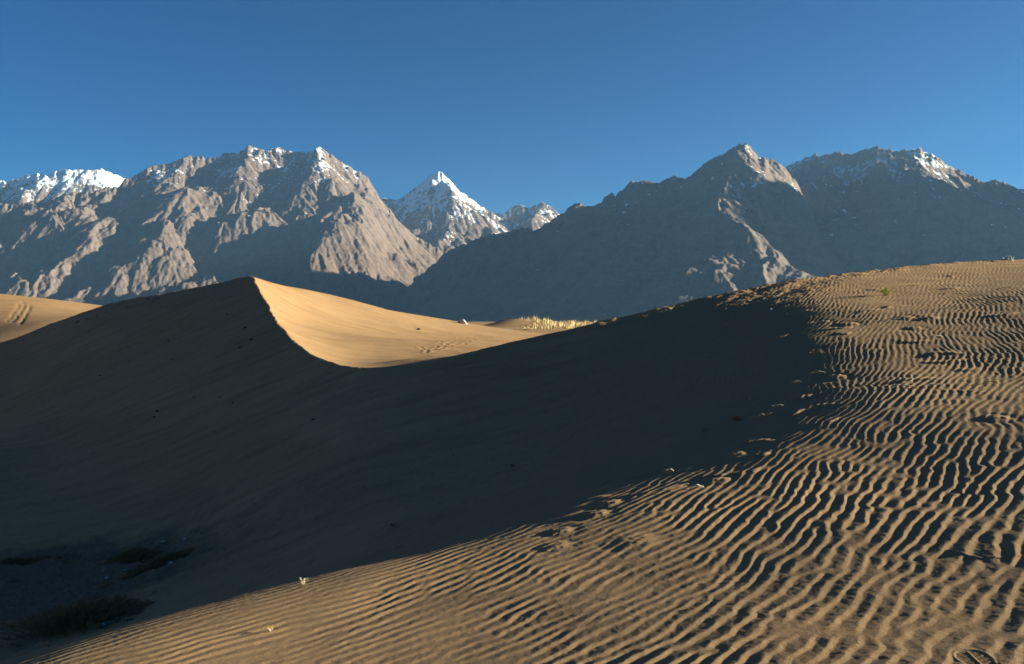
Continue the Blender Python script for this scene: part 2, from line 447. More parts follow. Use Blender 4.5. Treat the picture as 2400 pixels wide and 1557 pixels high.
def fill_and_route(z, nx, ny):
    """priority flood from the rim: drains every cell, returns order and receivers"""
    n = nx * ny; zl = z.ravel().tolist()
    rec = [-1] * n; done = bytearray(n); heap = []; order = []
    for j in range(ny):
        for i in (range(nx) if j in (0, ny - 1) else (0, nx - 1)):
            k = j * nx + i; done[k] = 1; rec[k] = k; heap.append((zl[k], k))
    heapq.heapify(heap); pop = heapq.heappop; push = heapq.heappush
    nb = (-nx - 1, -nx, -nx + 1, -1, 1, nx - 1, nx, nx + 1)
    while heap:
        h, k = pop(heap); order.append(k)
        if k % nx in (0, nx - 1) or k < nx or k >= n - nx:
            cand = [k + d for d in nb if 0 <= k + d < n and abs((k + d) % nx - k % nx) <= 1]
        else: cand = [k + d for d in nb]
        for m in cand:
            if not done[m]:
                done[m] = 1; rec[m] = k
                if zl[m] <= h: zl[m] = h + 1e-3
                push(heap, (zl[m], m))
    return np.array(zl), rec, order

def erode(z, cell, iters, kdt, talus, seed):
    ny, nx = z.shape; n = nx * ny
    for it in range(iters):
        zf, rec, order = fill_and_route(z, nx, ny)
        area = [cell * cell] * n
        for k in reversed(order):
            r = rec[k]
            if r != k: area[r] += area[k]
        reca = np.array(rec); idx = np.arange(n)
        dx = np.where((np.abs(idx % nx - reca % nx) + np.abs(idx // nx - reca // nx)) == 2, 1.41421, 1.0) * cell
        fac = (kdt * np.sqrt(np.array(area)) / dx).tolist(); zl = zf.tolist()
        for k in order:
            r = rec[k]
            if r != k:
                f = fac[k]; zl[k] = (zl[k] + f * zl[r]) / (1 + f) if zl[k] > zl[r] else zl[k]
        z = np.array(zl).reshape(ny, nx)
        for _ in range(6):                       # talus: move material off faces steeper than the limit
            d = np.zeros_like(z)
            for sy, sx, L in ((0, 1, 1), (1, 0, 1), (1, 1, 1.414), (1, -1, 1.414)):
                a = z[:ny - sy, max(0, -sx):nx - max(0, sx)]; b = z[sy:, max(0, sx):nx - max(0, -sx)]
                s = a - b; ex = np.sign(s) * np.maximum(np.abs(s) - talus * cell * L, 0) * .12
                d[:ny - sy, max(0, -sx):nx - max(0, sx)] -= ex; d[sy:, max(0, sx):nx - max(0, -sx)] += ex
            z = z + d
    return z

def upsample(z, x0, y0, c0, x1, y1, c1, nx, ny):
    X = (x1 + np.arange(nx) * c1 - x0) / c0; Y = (y1 + np.arange(ny) * c1 - y0) / c0
    return bil(z, X[None, :] + 0 * Y[:, None], Y[:, None] + 0 * X[None, :])

def bil(z, X, Y):
    ny, nx = z.shape
    X = np.clip(X, 0, nx - 1.001); Y = np.clip(Y, 0, ny - 1.001)
    i = X.astype(int); j = Y.astype(int); fx = X - i; fy = Y - j
    return (z[j, i] * (1 - fx) + z[j, i + 1] * fx) * (1 - fy) + (z[j + 1, i] * (1 - fx) + z[j + 1, i + 1] * fx) * fy

def tent(X, Y, lines, slope, warp, seed):
    wx = X + warp * fbm(X / 900, Y / 900, 4, seed); wy = Y + warp * fbm(X / 900, Y / 900, 4, seed + 50)
    Z = np.full(X.shape, BASE)
    for ln, sl in lines:
        pts = [P(u, v, d * 1000) for u, v, d in ln]
        for (ax, ay, az_), (bx, by, bz) in zip(pts[:-1], pts[1:]):
            dx, dy = bx - ax, by - ay; L2 = dx * dx + dy * dy + 1e-6
            t = np.clip(((wx - ax) * dx + (wy - ay) * dy) / L2, 0, 1)
            d = np.hypot(wx - ax - t * dx, wy - ay - t * dy)
            h = az_ + t * (bz - az_)
            z = h - slope * sl * d * (1 - .16 * np.clip(d / 1600, 0, 1))
            np.maximum(Z, z, out=Z)
    return Z

def massif(name, lines, skyline, bounds, slope=.78, warp=120, seed=1, iters=(14, 8), kdt=.016, talus=.80, mat=None, urange=None,
           detail=1.0, snow=(2000, 500), sn_k=1.0, label='', cells=(50, 20), rstep=13.0, jag=4.0):
    x0, x1, y0, y1 = [b * 1000.0 for b in bounds]
    c = cells[0]; nx = int((x1 - x0) / c) + 1; ny = int((y1 - y0) / c) + 1
    X, Y = np.meshgrid(x0 + np.arange(nx) * c, y0 + np.arange(ny) * c)
    z = tent(X, Y, lines, slope, warp, seed)
    z = z + np.clip((z - BASE) / 500, 0, 1) * (130 * fbm(X / 800, Y / 800, 5, seed + 9, .55) - 40 * (1 - ridged(X / 420, Y / 420, 2, seed + 3)))
    z = np.maximum(z, BASE + .5 * fbm(X / 200, Y / 200, 2, seed))
    z = erode(z, c, iters[0], kdt, talus, seed)
    c2 = cells[1]; nx2 = int((x1 - x0) / c2) + 1; ny2 = int((y1 - y0) / c2) + 1
    z = upsample(z, x0, y0, c, x0, y0, c2, nx2, ny2)
    X, Y = np.meshgrid(x0 + np.arange(nx2) * c2, y0 + np.arange(ny2) * c2)
    hgt = np.clip((z - BASE) / 400, 0, 1)
    z = z + hgt * (20 * fbm(X / 150, Y / 150, 4, seed + 21, .62) + 12 * (ridged(X / 200, Y / 200, 3, seed + 25) - .8))
    z = erode(z, c2, iters[1], kdt, talus * 1.12, seed)
    zero = z
    # final mesh: bearing columns x distance rows
    u0, u1 = urange
    up = np.arange((u0 - 1200) / F, (u1 - 1200) / F, .00118)
    yy = np.arange(y0, y1, rstep)
    YY, UU = np.meshgrid(yy, up, indexing='ij'); XX = UU * YY
    zz = bil(zero, (XX - x0) / c2, (YY - y0) / c2)
    inside = (XX > x0) & (XX < x1)
    zz = np.where(inside, zz, BASE)
    gy, gx = np.gradient(zero, c2)
    steep = bil(np.hypot(gx, gy), (XX - x0) / c2, (YY - y0) / c2)
    rough = np.clip((steep - .45) / .35, 0.12, 1) * np.clip((zz - BASE) / 300, 0, 1)
    # straight gullies and ribs that follow the fall line
    kb = np.hanning(9); kb /= kb.sum()
    sm = np.apply_along_axis(lambda r: np.convolve(np.pad(r, 4, mode='edge'), kb, 'valid'), 0, zero)
    sm = np.apply_along_axis(lambda r: np.convolve(np.pad(r, 4, mode='edge'), kb, 'valid'), 1, sm)
    hy, hx = np.gradient(sm, c2)
    HX, HY = bil(hx, (XX - x0) / c2, (YY - y0) / c2), bil(hy, (XX - x0) / c2, (YY - y0) / c2)
    th = np.arctan2(HX, -HY)
    sel = np.where((zz > BASE + 25).ravel())[0]
    fx, fy, ft = XX.ravel()[sel], YY.ravel()[sel], th.ravel()[sel]
    fx = fx + 14 * perlin(fx / 110, fy / 110, 7); fy = fy + 14 * perlin(fx / 110, fy / 110, 8)
    g = np.zeros(XX.size)
    for lam, amp, sd in ((230.0, 24.0, seed + 1), (105.0, 12.0, seed + 2), (52.0, 5.0, seed + 3)):
        ph, cohe = phasor(fx, fy, lam * 2.6, lam, ft, 2.4, sd)
        tri = np.abs(((ph / (2 * np.pi)) % 1.0) * 2 - 1)
        var = .5 + .8 * np.clip(.5 + fbm(fx / 900, fy / 900, 2, sd), 0, 1.2)
        g[sel] += amp * (tri ** .8 - .5) * np.clip(cohe * 1.5, 0, 1) * var
    zz = zz + detail * np.clip((steep - .2) / .4, .15, 1.1) * np.clip((zz - BASE) / 250, 0, 1) * g.reshape(zz.shape)
    zz = zz + detail * rough * (9 * (ridged(XX / 85, YY / 85, 3, seed + 31, .6) - .9) + 4 * fbm(XX / 22, YY / 22, 2, seed + 35))
    # bring the crest to its surveyed height: broad part over the whole flank, the jags near the top only
    su = np.array([(s[0] - 1200) / F for s in skyline]); sv = np.array([-(s[1] - HOR) / F for s in skyline])
    target = np.interp(up, su, sv)
    target = target + jag / F * (fbm(up * 130, up * 0 + seed, 3, seed + 60, .7) - .3 * np.abs(perlin(up * 300, up * 0 + 3.3, seed + 61)))
    cur = (zz / YY).max(axis=0)
    rat = np.clip(target / np.maximum(cur, .01), .5, 1.6)
    kern = np.hanning(61); kern /= kern.sum()
    lo = np.convolve(np.pad(rat, 30, mode='edge'), kern, 'valid')
    zz = np.where(zz > 0, zz * lo[None, :], zz)
    for _ in range(3):
        cur = (zz / YY); m = cur.max(axis=0)
        res = target - m
        wgt = np.exp(-np.maximum(m[None, :] - cur, 0) / .010) * np.clip(zz / 300, 0, 1)
        zz = zz + res[None, :] * YY * wgt
    zz = np.where(np.isfinite(zz), zz, BASE)
    # snow: high, flat or hollow ground, kept as a surface property
    dzr = np.gradient(zz, rstep, axis=0); dzc = np.gradient(zz, axis=1) / np.gradient(XX, axis=1)
    sl = np.hypot(dzr, dzc)
    k5 = np.ones(7) / 7
    blur = np.apply_along_axis(lambda r: np.convolve(r, k5, 'same'), 0, zz)
    blur = np.apply_along_axis(lambda r: np.convolve(r, k5, 'same'), 1, blur)
    conv = (blur - zz) / 12.0
    s0, sr = snow
    sn = (zz - s0) / sr + sn_k * .9 * fbm(XX / 420, YY / 420, 4, seed + 77) + .6 * np.clip(conv, -1, 1) - 1.1 * np.clip(sl - .75, -.5, 1.2) + sn_k * .75 * fbm(XX / 60, YY / 60, 4, seed + 80, .65)
    V = np.stack([XX, YY, zz], -1).reshape(-1, 3)
    Fc = grid_faces(len(yy), len(up))
    zq = zz.ravel()[Fc]
    keep = (zq.max(1) > BASE + 6)
    o = mesh_obj(name, V, Fc[keep], mat)
    at = o.data.attributes.new('snow', 'FLOAT', 'POINT'); at.data.foreach_set('value', sn.astype(np.float32).ravel())
    tag(o, label, None, None, 'structure')
    return o

def rock_material(name, c1, c2, c3, scale=1.0):
    k = NT(name); p = k.geo()
    big = k.noise(p, .0011, 5, .6); mid = k.noise(p, .009, 6, .65); fin = k.noise(p, .05, 4, .7)
    c = k.ramp(big, [(.32, c1), (.55, c2), (.72, c3)])
    c = k.mix(.55, c, k.ramp(mid, [(.3, tuple(x * .72 for x in c2)), (.7, tuple(x * 1.3 for x in c2))]))
    g = k.ramp(fin, [(.3, (.84, .84, .85)), (.7, (1.16, 1.15, 1.14))])
    c = k.mix(1.0, c, g, 'MULTIPLY')
    mp = k.n('Mapping'); mp.inputs['Scale'].default_value = (.35, .35, 2.6); mp.inputs['Rotation'].default_value = (.50, -.42, .4); k.l(p, mp.inputs[0])
    sb = k.noise(mp.outputs[0], .010, 4, .6)
    c = k.mix(1.0, c, k.ramp(sb, [(.35, (.93, .92, .91)), (.5, (1.01, 1.0, .99)), (.65, (1.07, 1.06, 1.04))]), 'MULTIPLY')
    a = k.n('Attribute', attribute_name='snow').outputs['Fac']
    s = k.math('ADD', a, k.math('MULTIPLY', k.math('SUBTRACT', fin, .5), 1.3))
    s = k.n('MapRange'); s.inputs['From Min'].default_value = -.05; s.inputs['From Max'].default_value = .35
    k.l(k.math('ADD', a, k.math('MULTIPLY', k.math('SUBTRACT', fin, .5), 1.3)), s.inputs['Value'])
    c = k.mix(s.outputs[0], c, (.72, .72, .74))
    k.col(c)
    k.l(k.bump(k.noise(p, .06, 5, .7), 7.0, .6), k.b.inputs['Normal'])
    k.b.inputs['Roughness'].default_value = .95; k.b.inputs['Specular IOR Level'].default_value = .05
    return k.m

SKY_L = [(-420,520),(-300,505),(-150,492),(0,478),(38,480),(58,475),(84,472),(111,472),(131,463),(151,454),(172,450),(189,451),(210,451),(233,446),(256,437),(274,440),(286,428),(296,418),(309,415),(323,408),(335,400),(350,390),(370,386),(387,386),(402,382),(417,374),(431,368),(441,363),(453,370),(469,366),(481,373),(492,370),(513,368),(524,357),(542,361),(559,358),(571,351),(583,338),(592,343),(600,347),(612,351),(623,354),(638,348),(651,343),(663,352),(687,355),(717,357),(728,355),(743,345),(757,348),(772,360),(789,370),(804,382),(827,395),(845,403),(859,414),(871,431),(883,449),(891,466),(909,484),(923,504),(944,527),(967,548),(990,562),(1008,574),(1031,583),(1060,612),(1100,650),(1160,690)]
SKY_RA = [(940,690),(982,647),(1008,626),(1031,606),(1049,588),(1081,574),(1119,559),(1154,548),(1183,546),(1200,540),(1232,533),(1255,540),(1276,527),(1314,501),(1349,476),(1363,476),(1372,484),(1386,485),(1398,478),(1407,476),(1417,463),(1433,450),(1442,460),(1453,449),(1464,440),(1474,428),(1488,425),(1509,424),(1523,423),(1532,428),(1547,428),(1561,418),(1579,413),(1593,415),(1608,418),(1620,411),(1649,384),(1672,371),(1701,357),(1724,342),(1739,336),(1751,338),(1762,348),(1777,366),(1800,373),(1817,377),(1838,390),(1870,432),(1900,490),(1950,580),(2000,660)]
SKY_RB = [(1760,440),(1800,415),(1838,392),(1848,389),(1867,380),(1887,370),(1908,362),(1922,364),(1943,363),(1960,355),(1981,358),(1994,362),(2016,354),(2033,348),(2056,343),(2074,350),(2091,352),(2109,354),(2119,350),(2129,352),(2158,348),(2176,360),(2193,366),(2208,374),(2217,386),(2243,395),(2266,408),(2284,415),(2307,428),(2319,424),(2333,420),(2342,425),(2362,431),(2400,446),(2470,440),(2600,420),(2800,250),(3000,170),(3250,240)]  # columns past the right frame edge: unseen peak added as a shadow caster
SKY_C = [(840,500),(891,466),(904,462),(918,468),(932,469),(944,463),(955,454),(979,434),(995,422),(1008,412),(1028,402),(1040,408),(1055,422),(1072,443),(1095,460),(1122,479),(1145,495),(1167,501),(1183,498),(1200,486),(1215,479),(1228,482),(1241,488),(1252,482),(1273,473),(1290,485),(1312,501),(1360,540)]
SKY_S = [(-300,440),(-120,428),(0,424),(20,425),(47,417),(63,409),(73,411),(90,407),(102,410),(117,409),(128,403),(146,396),(160,399),(186,398),(204,399),(233,398),(237,394),(251,401),(271,411),(296,418),(340,435),(420,470)]

def build_mountains():
    mB = rock_material('mountain_rock', (.122, .082, .066), (.148, .101, .081), (.182, .126, .100))
    mD = rock_material('mountain_rock_dark', (.135, .094, .076), (.165, .116, .094), (.205, .146, .116))
    L = [([(-420,520,9.97),(-150,492,10.19),(38,480,10.42),(150,454,10.64),(274,440,10.98),(335,400,11.31),(441,363,11.65),(583,338,11.98),(651,343,12.10),(743,345,12.10),(804,382,12.21),(871,431,12.32),(909,484,12.43),(967,548,12.66),(1031,583,12.88),(1120,660,13.10)], 1.0),
         ([(335,400,11.31),(280,480,10.5),(300,535,10.0),(268,580,9.5),(300,640,9.0),(330,700,8.5)], .95),
         ([(441,363,11.65),(485,440,11.0),(468,520,10.3),(430,575,9.8)], .95),
         ([(380,500,10.4),(350,570,9.8),(345,650,9.1),(300,740,8.4)], .72),
         ([(583,338,11.98),(600,420,11.3),(560,490,10.7),(520,560,10.0)], .95),
         ([(520,540,10.2),(500,610,9.5),(470,690,8.9),(420,760,8.2)], .66),
         ([(651,343,12.1),(640,410,11.5),(620,450,11.1)], 1.1),
         ([(757,348,12.1),(725,422,11.3),(673,454,10.75),(612,550,10.0)], 1.0),
         ([(804,382,12.2),(789,428,11.1),(776,489,10.3),(788,530,9.86),(812,562,9.4),(838,620,8.96),(850,690,8.5)], .88),
         ([(838,600,9.07),(900,600,9.52),(960,610,9.97)], 1.05),
         ([(889,560,9.9),(870,620,9.3)], 1.1),
         ([(150,454,10.64),(132,540,9.75),(122,620,9.07),(85,710,8.3)], .95),
         ([(205,560,10.0),(235,620,9.4),(240,700,8.7)], .9),
         ([(38,480,10.42),(40,560,9.63),(0,640,8.96),(-60,720,8.2)], .95),
         ([(-150,492,10.19),(-170,580,9.41),(-230,680,8.5)], .95)]
    def turn(u, v, d):       # swing the crest line so the whole front looks towards the morning side
        dl = float(np.interp(u, [-420, 300, 700, 1031], [0.0, 0.0, 0.0, 0.0]))
        return (u, v, d + dl * min(1.0, max(0.0, (d - 8.3) / 2.6)))
    L = [([turn(*q) for q in ln], k_) for ln, k_ in L]
    massif('mountain_range', L, SKY_L, (-10.8, 1.1, 7.2, 15.6), seed=3, mat=mB, urange=(-420, 1160), snow=(2280, 900),
           label='rocky brown massif with sunlit ribs and a dusting of snow on its crest')
    R = [([(960,680,9.11),(1031,606,8.97),(1119,559,8.74),(1200,540,8.56),(1314,501,8.28),(1398,478,8.10),(1433,450,8.00),(1488,425,7.91),(1593,415,7.77),(1649,384,7.59),(1739,336,7.36),(1800,373,7.6),(1838,392,7.9),(1870,430,8.2),(1900,500,8.4),(1950,620,8.5)], 1.0),
         ([(1739,336,7.36),(1690,400,6.90),(1660,465,6.53),(1700,545,6.16),(1745,620,5.80),(1790,700,5.47)], .92),
         ([(1593,415,7.77),(1560,500,7.18),(1480,590,6.62),(1400,680,6.16)], .88),
         ([(1433,450,8.00),(1400,530,7.45),(1330,620,6.99),(1260,700,6.53)], .88),
         ([(1232,533,8.46),(1200,600,8.00),(1130,680,7.54)], .88)]
    massif('mountain_range', R, SKY_RA, (-2.0, 5.8, 5.0, 10.8), seed=8, mat=mD, urange=(930, 2010), snow=(1650, 700), slope=.80,
           label='dark shaded mountain with a pointed summit and few sunlit ledges')
    B = [([(1700,460,9.2),(1848,389,8.95),(1908,362,8.85),(2056,343,8.6),(2158,348,8.4),(2217,386,8.3),(2319,424,8.2),(2400,446,8.1),(2600,420,8.0),(2800,250,7.7),(3000,170,7.2),(3200,220,6.5)], 1.0),  # last crest points form an unseen peak, added to shade the right-hand slopes
         ([(1870,395,8.9),(1862,470,8.2),(1835,560,7.4),(1740,660,6.5)], .92),
         ([(1960,355,8.75),(1925,430,8.05),(1948,500,7.5),(1925,590,6.8),(1945,680,6.2)], .92),
         ([(2056,343,8.6),(2030,440,7.9),(2085,540,7.2),(2130,640,6.5)], .9),
         ([(2158,348,8.4),(2190,440,7.8),(2200,560,7.0),(2230,680,6.3)], .9),
         ([(2319,424,8.2),(2310,520,7.4),(2330,620,6.7)], .9)]
    massif('mountain_range', B, SKY_RB, (1.6, 8.6, 4.9, 11.2), seed=14, mat=mD, urange=(1760, 3250), snow=(1600, 700), slope=.80,
           label='broad shaded mountain with thin blue snow along its jagged crest')
    Cc = [([(840,500,15.31),(891,466,15.14),(955,454,14.96),(1028,402,14.79),(1095,460,14.79),(1145,495,14.88),(1183,498,15.05),(1215,479,15.14),(1241,488,15.14),(1273,473,15.05),(1312,501,15.05),(1380,560,15.05)], 1.0),
          ([(1028,402,14.79),(1065,470,13.92),(1100,540,13.14),(1130,600,12.53)], .9),
          ([(1000,415,14.79),(1000,500,13.83),(1010,580,13.05)], .9),
          ([(1145,495,14.88),(1180,550,14.09)], .9), ([(1273,473,15.05),(1240,540,14.09)], .9), ([(930,468,15.05),(950,540,13.92),(980,600,13.22)], .9)]
    massif('snowy_peak', Cc, SKY_C, (-3.7, 2.3, 11.9, 17.2), seed=22, mat=mB, urange=(840, 1370), snow=(1640, 620), sn_k=.85, jag=3, slope=.92, warp=90, rstep=20, cells=(50, 25), talus=.98,
           label='far pyramid peak with snow-streaked faces between the two ranges')
    S = [([(-300,440,13.50),(-100,428,13.77),(47,417,14.04),(146,396,14.22),(237,394,14.40),(296,418,14.58),(420,470,14.94)], 1.0),
         ([(63,409,14.04),(50,470,13.14),(40,540,12.24)], .9), ([(146,396,14.22),(150,450,13.41),(150,520,12.60)], .9), ([(237,394,14.40),(220,440,13.68),(210,520,12.78)], .9), ([(-60,425,13.77),(-50,480,12.96)], .9)]
    massif('snow_ridge', S, SKY_S, (-12.0, -5.0, 11.4, 16.8), seed=31, mat=mB, urange=(-300, 420), snow=(1950, 420), sn_k=.75, jag=2.5, slope=.72, warp=90, rstep=24, cells=(60, 40),
           label='far white snow ridge behind the brown massif')

def build_haze():
    me = bpy.data.meshes.new('haze'); bm = bmesh.new()
    bmesh.ops.create_cube(bm, size=1); bm.to_mesh(me); bm.free()
    o = bpy.data.objects.new('haze', me); COL.objects.link(o)
    o.scale = (52000, 34000, 2890); o.location = (0, 9000, 1445 - 140)
    m = bpy.data.materials.new('haze'); m.use_nodes = True; t = m.node_tree; t.nodes.clear()
    out = t.nodes.new('ShaderNodeOutputMaterial'); v = t.nodes.new('ShaderNodeVolumePrincipled')
    v.inputs['Color'].default_value = HAZE_COL; v.inputs['Density'].default_value = HAZE_D; v.inputs['Anisotropy'].default_value = .2
    t.links.new(v.outputs[0], out.inputs['Volume']); me.materials.append(m)
    tag(o, 'thin blue valley haze between the dunes and the mountains', None, None, 'stuff')
HAZE_D, HAZE_COL = 1.42e-5, (.34, .60, .98, 1)
# ================================================================ things lying and growing on the sand
def gz(x, y): return float(ground_z(np.array([x]), np.array([y]))[0])

def spot(u, v):
    c = cast(u, v)
    while c is None and v < 900: v += 2; c = cast(u, v)   # skyline things stand on the first ground below
    return Vector((c[0], c[1], gz(c[0], c[1])))

class Tubes:
    """many thin tapered stems gathered into one mesh"""
    def __init__(self): self.V = []; self.F = []
    def add(self, pts, r0, r1, n=3):
        base = len(self.V); m = len(pts)
        for k, p in enumerate(pts):
            d = (Vector(pts[min(k + 1, m - 1)]) - Vector(pts[max(k - 1, 0)])).normalized()
            a = d.orthogonal().normalized(); b = d.cross(a); r = r0 + (r1 - r0) * k / (m - 1)
            for j in range(n):
                t = 2 * math.pi * j / n; self.V.append(Vector(p) + a * (r * math.cos(t)) + b * (r * math.sin(t)))
        for k in range(m - 1):
            for j in range(n):
                j2 = (j + 1) % n
                self.F.append((base + k * n + j, base + k * n + j2, base + (k + 1) * n + j2, base + (k + 1) * n + j))
        self.F.append(tuple(base + (m - 1) * n + j for j in range(n)))
    def leaf(self, p, d, L, w, up):
        d = Vector(d).normalized(); s = d.cross(Vector(up)).normalized() * w; b = len(self.V); nn = s.cross(d).normalized() * w * .35
        p = Vector(p)
        self.V += [p, p + d * L * .45 + s + nn, p + d * L, p + d * L * .45 - s + nn, p + d * L * .45]
        self.F += [(b, b + 1, b + 4), (b + 1, b + 2, b + 4), (b + 2, b + 3, b + 4), (b + 3, b, b + 4)]
    def build(self, name, mat, parent=None): return mesh_obj(name, self.V, self.F, mat, parent, smooth=False)

def shrub(u, v, wid, dep, hgt, nst, label, mats, rz=0.0, lean=0.0, seed=1):
    R = random.Random(seed); p = spot(u, v)
    e = empty('dry_shrub', p); tag(e, label, 'shrub', 'dry shrubs on the floor of the dune hollow')
    st, fo = Tubes(), Tubes(); cz, sz = math.cos(rz), math.sin(rz)
    for _ in range(nst):
        bx, by = R.gauss(0, .26) * wid, R.gauss(0, .26) * dep
        x, y = bx * cz - by * sz, bx * sz + by * cz
        z = gz(p.x + x, p.y + y) - p.z - .02
        h = hgt * R.uniform(.5, 1.1) * max(.35, 1 - (bx / wid) ** 2 * 2.2 - (by / dep) ** 2 * 2.2)
        dx, dy = x * .35 + R.gauss(0, .22) * h + lean * h, y * .3 + R.gauss(0, .22) * h
        q = [(x, y, z), (x + dx * .3, y + dy * .3, z + h * .4), (x + dx * .65, y + dy * .65, z + h * .75), (x + dx, y + dy, z + h)]
        st.add(q, .006, .002)
        for _ in range(5):
            k = R.uniform(.25, .95); i = min(2, int(k * 3)); f = k * 3 - i
            a = Vector(q[i]).lerp(Vector(q[i + 1]), f)
            d = Vector((R.gauss(0, 1), R.gauss(0, 1), R.uniform(.2, 1.2))).normalized() * h * R.uniform(.18, .42)
            fo.add([a, a + d * .5 + Vector((0, 0, .01)), a + d], .0028, .0010)
            for _ in range(4):
                s = a + d * R.uniform(.3, 1.0)
                fo.leaf(s, (R.gauss(0, 1), R.gauss(0, 1), R.uniform(-.2, 1)), R.uniform(.015, .04), .005, (R.gauss(0, 1), R.gauss(0, 1), 1))
    st.build('stems', mats[0], e); fo.build('foliage', mats[1], e)
    return e

def clump(name, u, v, size, label, cat, mats, seed, n=14, group=None, spread=.6):
    R = random.Random(seed); p = spot(u, v)
    e = empty(name, p); tag(e, label, cat, group)
    st, fo = Tubes(), Tubes()
    for _ in range(n):
        a = R.uniform(0, 2 * math.pi); h = size * R.uniform(.5, 1.1); o = spread * size * R.uniform(.3, 1)
        q = [(0.1 * size * math.cos(a), .1 * size * math.sin(a), -.01), (o * .4 * math.cos(a), o * .4 * math.sin(a), h * .5), (o * math.cos(a), o * math.sin(a), h * .85)]
        st.add(q, size * .03, size * .010)
        for _ in range(4):
            b = Vector(q[1]).lerp(Vector(q[2]), R.uniform(0, 1))
            fo.leaf(b, (R.gauss(0, 1), R.gauss(0, 1), R.uniform(0, .8)), size * R.uniform(.2, .4), size * .05, (R.gauss(0, 1), R.gauss(0, 1), 1))
    st.build('stems', mats[0], e); fo.build('foliage', mats[1], e)
    return e

def lump(name, u, v, size, label, cat, mat, seed, flat=.6, group=None, sink=.25, long=1.0, rz=0.0):
    """a broken stone or clod: an icosphere pushed about by noise and chipped flat"""
    R = random.Random(seed); p = spot(u, v)
    bm = bmesh.new(); bmesh.ops.create_icosphere(bm, subdivisions=3, radius=1.0)
    cuts = [(Vector((R.gauss(0, 1), R.gauss(0, 1), R.gauss(0, 1))).normalized(), R.uniform(.55, .85)) for _ in range(9)]
    for q in bm.verts:
        for n_, d_ in cuts:
            t = q.co.dot(n_)
            if t > d_: q.co -= n_ * (t - d_)
        k = 1 + .09 * float(perlin(np.array([q.co.x * 2.3 + seed]), np.array([q.co.y * 2.3 + q.co.z * 1.7]), seed)[0])
        q.co = Vector((q.co.x * long, q.co.y, q.co.z * flat)) * k * size
    me = bpy.data.meshes.new(name); bm.to_mesh(me); bm.free(); me.materials.append(mat)
    o = bpy.data.objects.new(name, me); COL.objects.link(o)
    o.location = p + Vector((0, 0, size * flat * (1 - 2 * sink) * .6)); o.rotation_euler = (R.uniform(-.2, .2), R.uniform(-.2, .2), rz or R.uniform(0, 6))
    return tag(o, label, cat, group)

def scrap(u, v, w, h, label, mat, seed, tall=.35, group=None, name='plastic_scrap', cat='litter'):
    """a crumpled sheet half caught in the sand"""
    R = random.Random(seed); p = spot(u, v); n = 12
    V = []; F_ = []
    for i in range(n + 1):
        for j in range(n + 1):
            a, b = i / n - .5, j / n - .5
            k = 1 - .35 * max(0, abs(a) + abs(b) - .6)
            x, y = a * w * k, b * h * k
            z = tall * min(w, h) * (.5 + .9 * float(perlin(np.array([a * 3.1 + seed]), np.array([b * 3.1]), seed)[0]) + .5 * abs(float(perlin(np.array([a * 6 + seed]), np.array([b * 6.0]), seed + 3)[0]))) - .1 * min(w, h) * (abs(a) + abs(b)) * 2
            V.append((x, y, z))
    for i in range(n):
        for j in range(n):
            q = i * (n + 1) + j; F_.append((q, q + 1, q + n + 2, q + n + 1))
    o = mesh_obj(name, V, F_, mat); o.location = p + Vector((0, 0, .005)); o.rotation_euler = (R.uniform(-.3, .3), R.uniform(-.3, .3), R.uniform(0, 3))
    m = o.modifiers.new('thickness', 'SOLIDIFY'); m.thickness = .002
    return tag(o, label, cat, group)

def reed(ua, va, ub, vb, wid, lift, label, mat, seed, group=None):
    """a dry reed blade lying along the ripples, its middle clear of the sand"""
    R = random.Random(seed); a, b = spot(ua, va), spot(ub, vb); n = 14; V = []; F_ = []
    o0 = (a + b) / 2; side = (b - a).cross(Vector((0, 0, 1))).normalized()
    bow = R.uniform(-.08, .08) * (b - a).length
    for i in range(n + 1):
        t = i / n; q = a.lerp(b, t) + side * bow * math.sin(math.pi * t)
        g = gz(q.x, q.y); q.z = max(g + .004, a.lerp(b, t).z) + lift * math.sin(math.pi * min(1, t * 1.02)) ** .8
        w = wid * (.35 + .65 * math.sin(math.pi * min(1, .12 + t * .86))) * (1 if t < .97 else .3)
        tw = .5 * math.sin(t * 4 + seed)
        s = side * math.cos(tw) + Vector((0, 0, 1)) * math.sin(tw)
        V += [q - s * w - o0, q + Vector((0, 0, w * .35)) - o0, q + s * w - o0]
        if i:
            k = 3 * i; F_ += [(k - 3, k - 2, k + 1, k), (k - 2, k - 1, k + 2, k + 1)]
    o = mesh_obj('reed_blade', V, F_, mat); o.location = o0
    m = o.modifiers.new('thickness', 'SOLIDIFY'); m.thickness = .003
    return tag(o, label, 'reed', group)

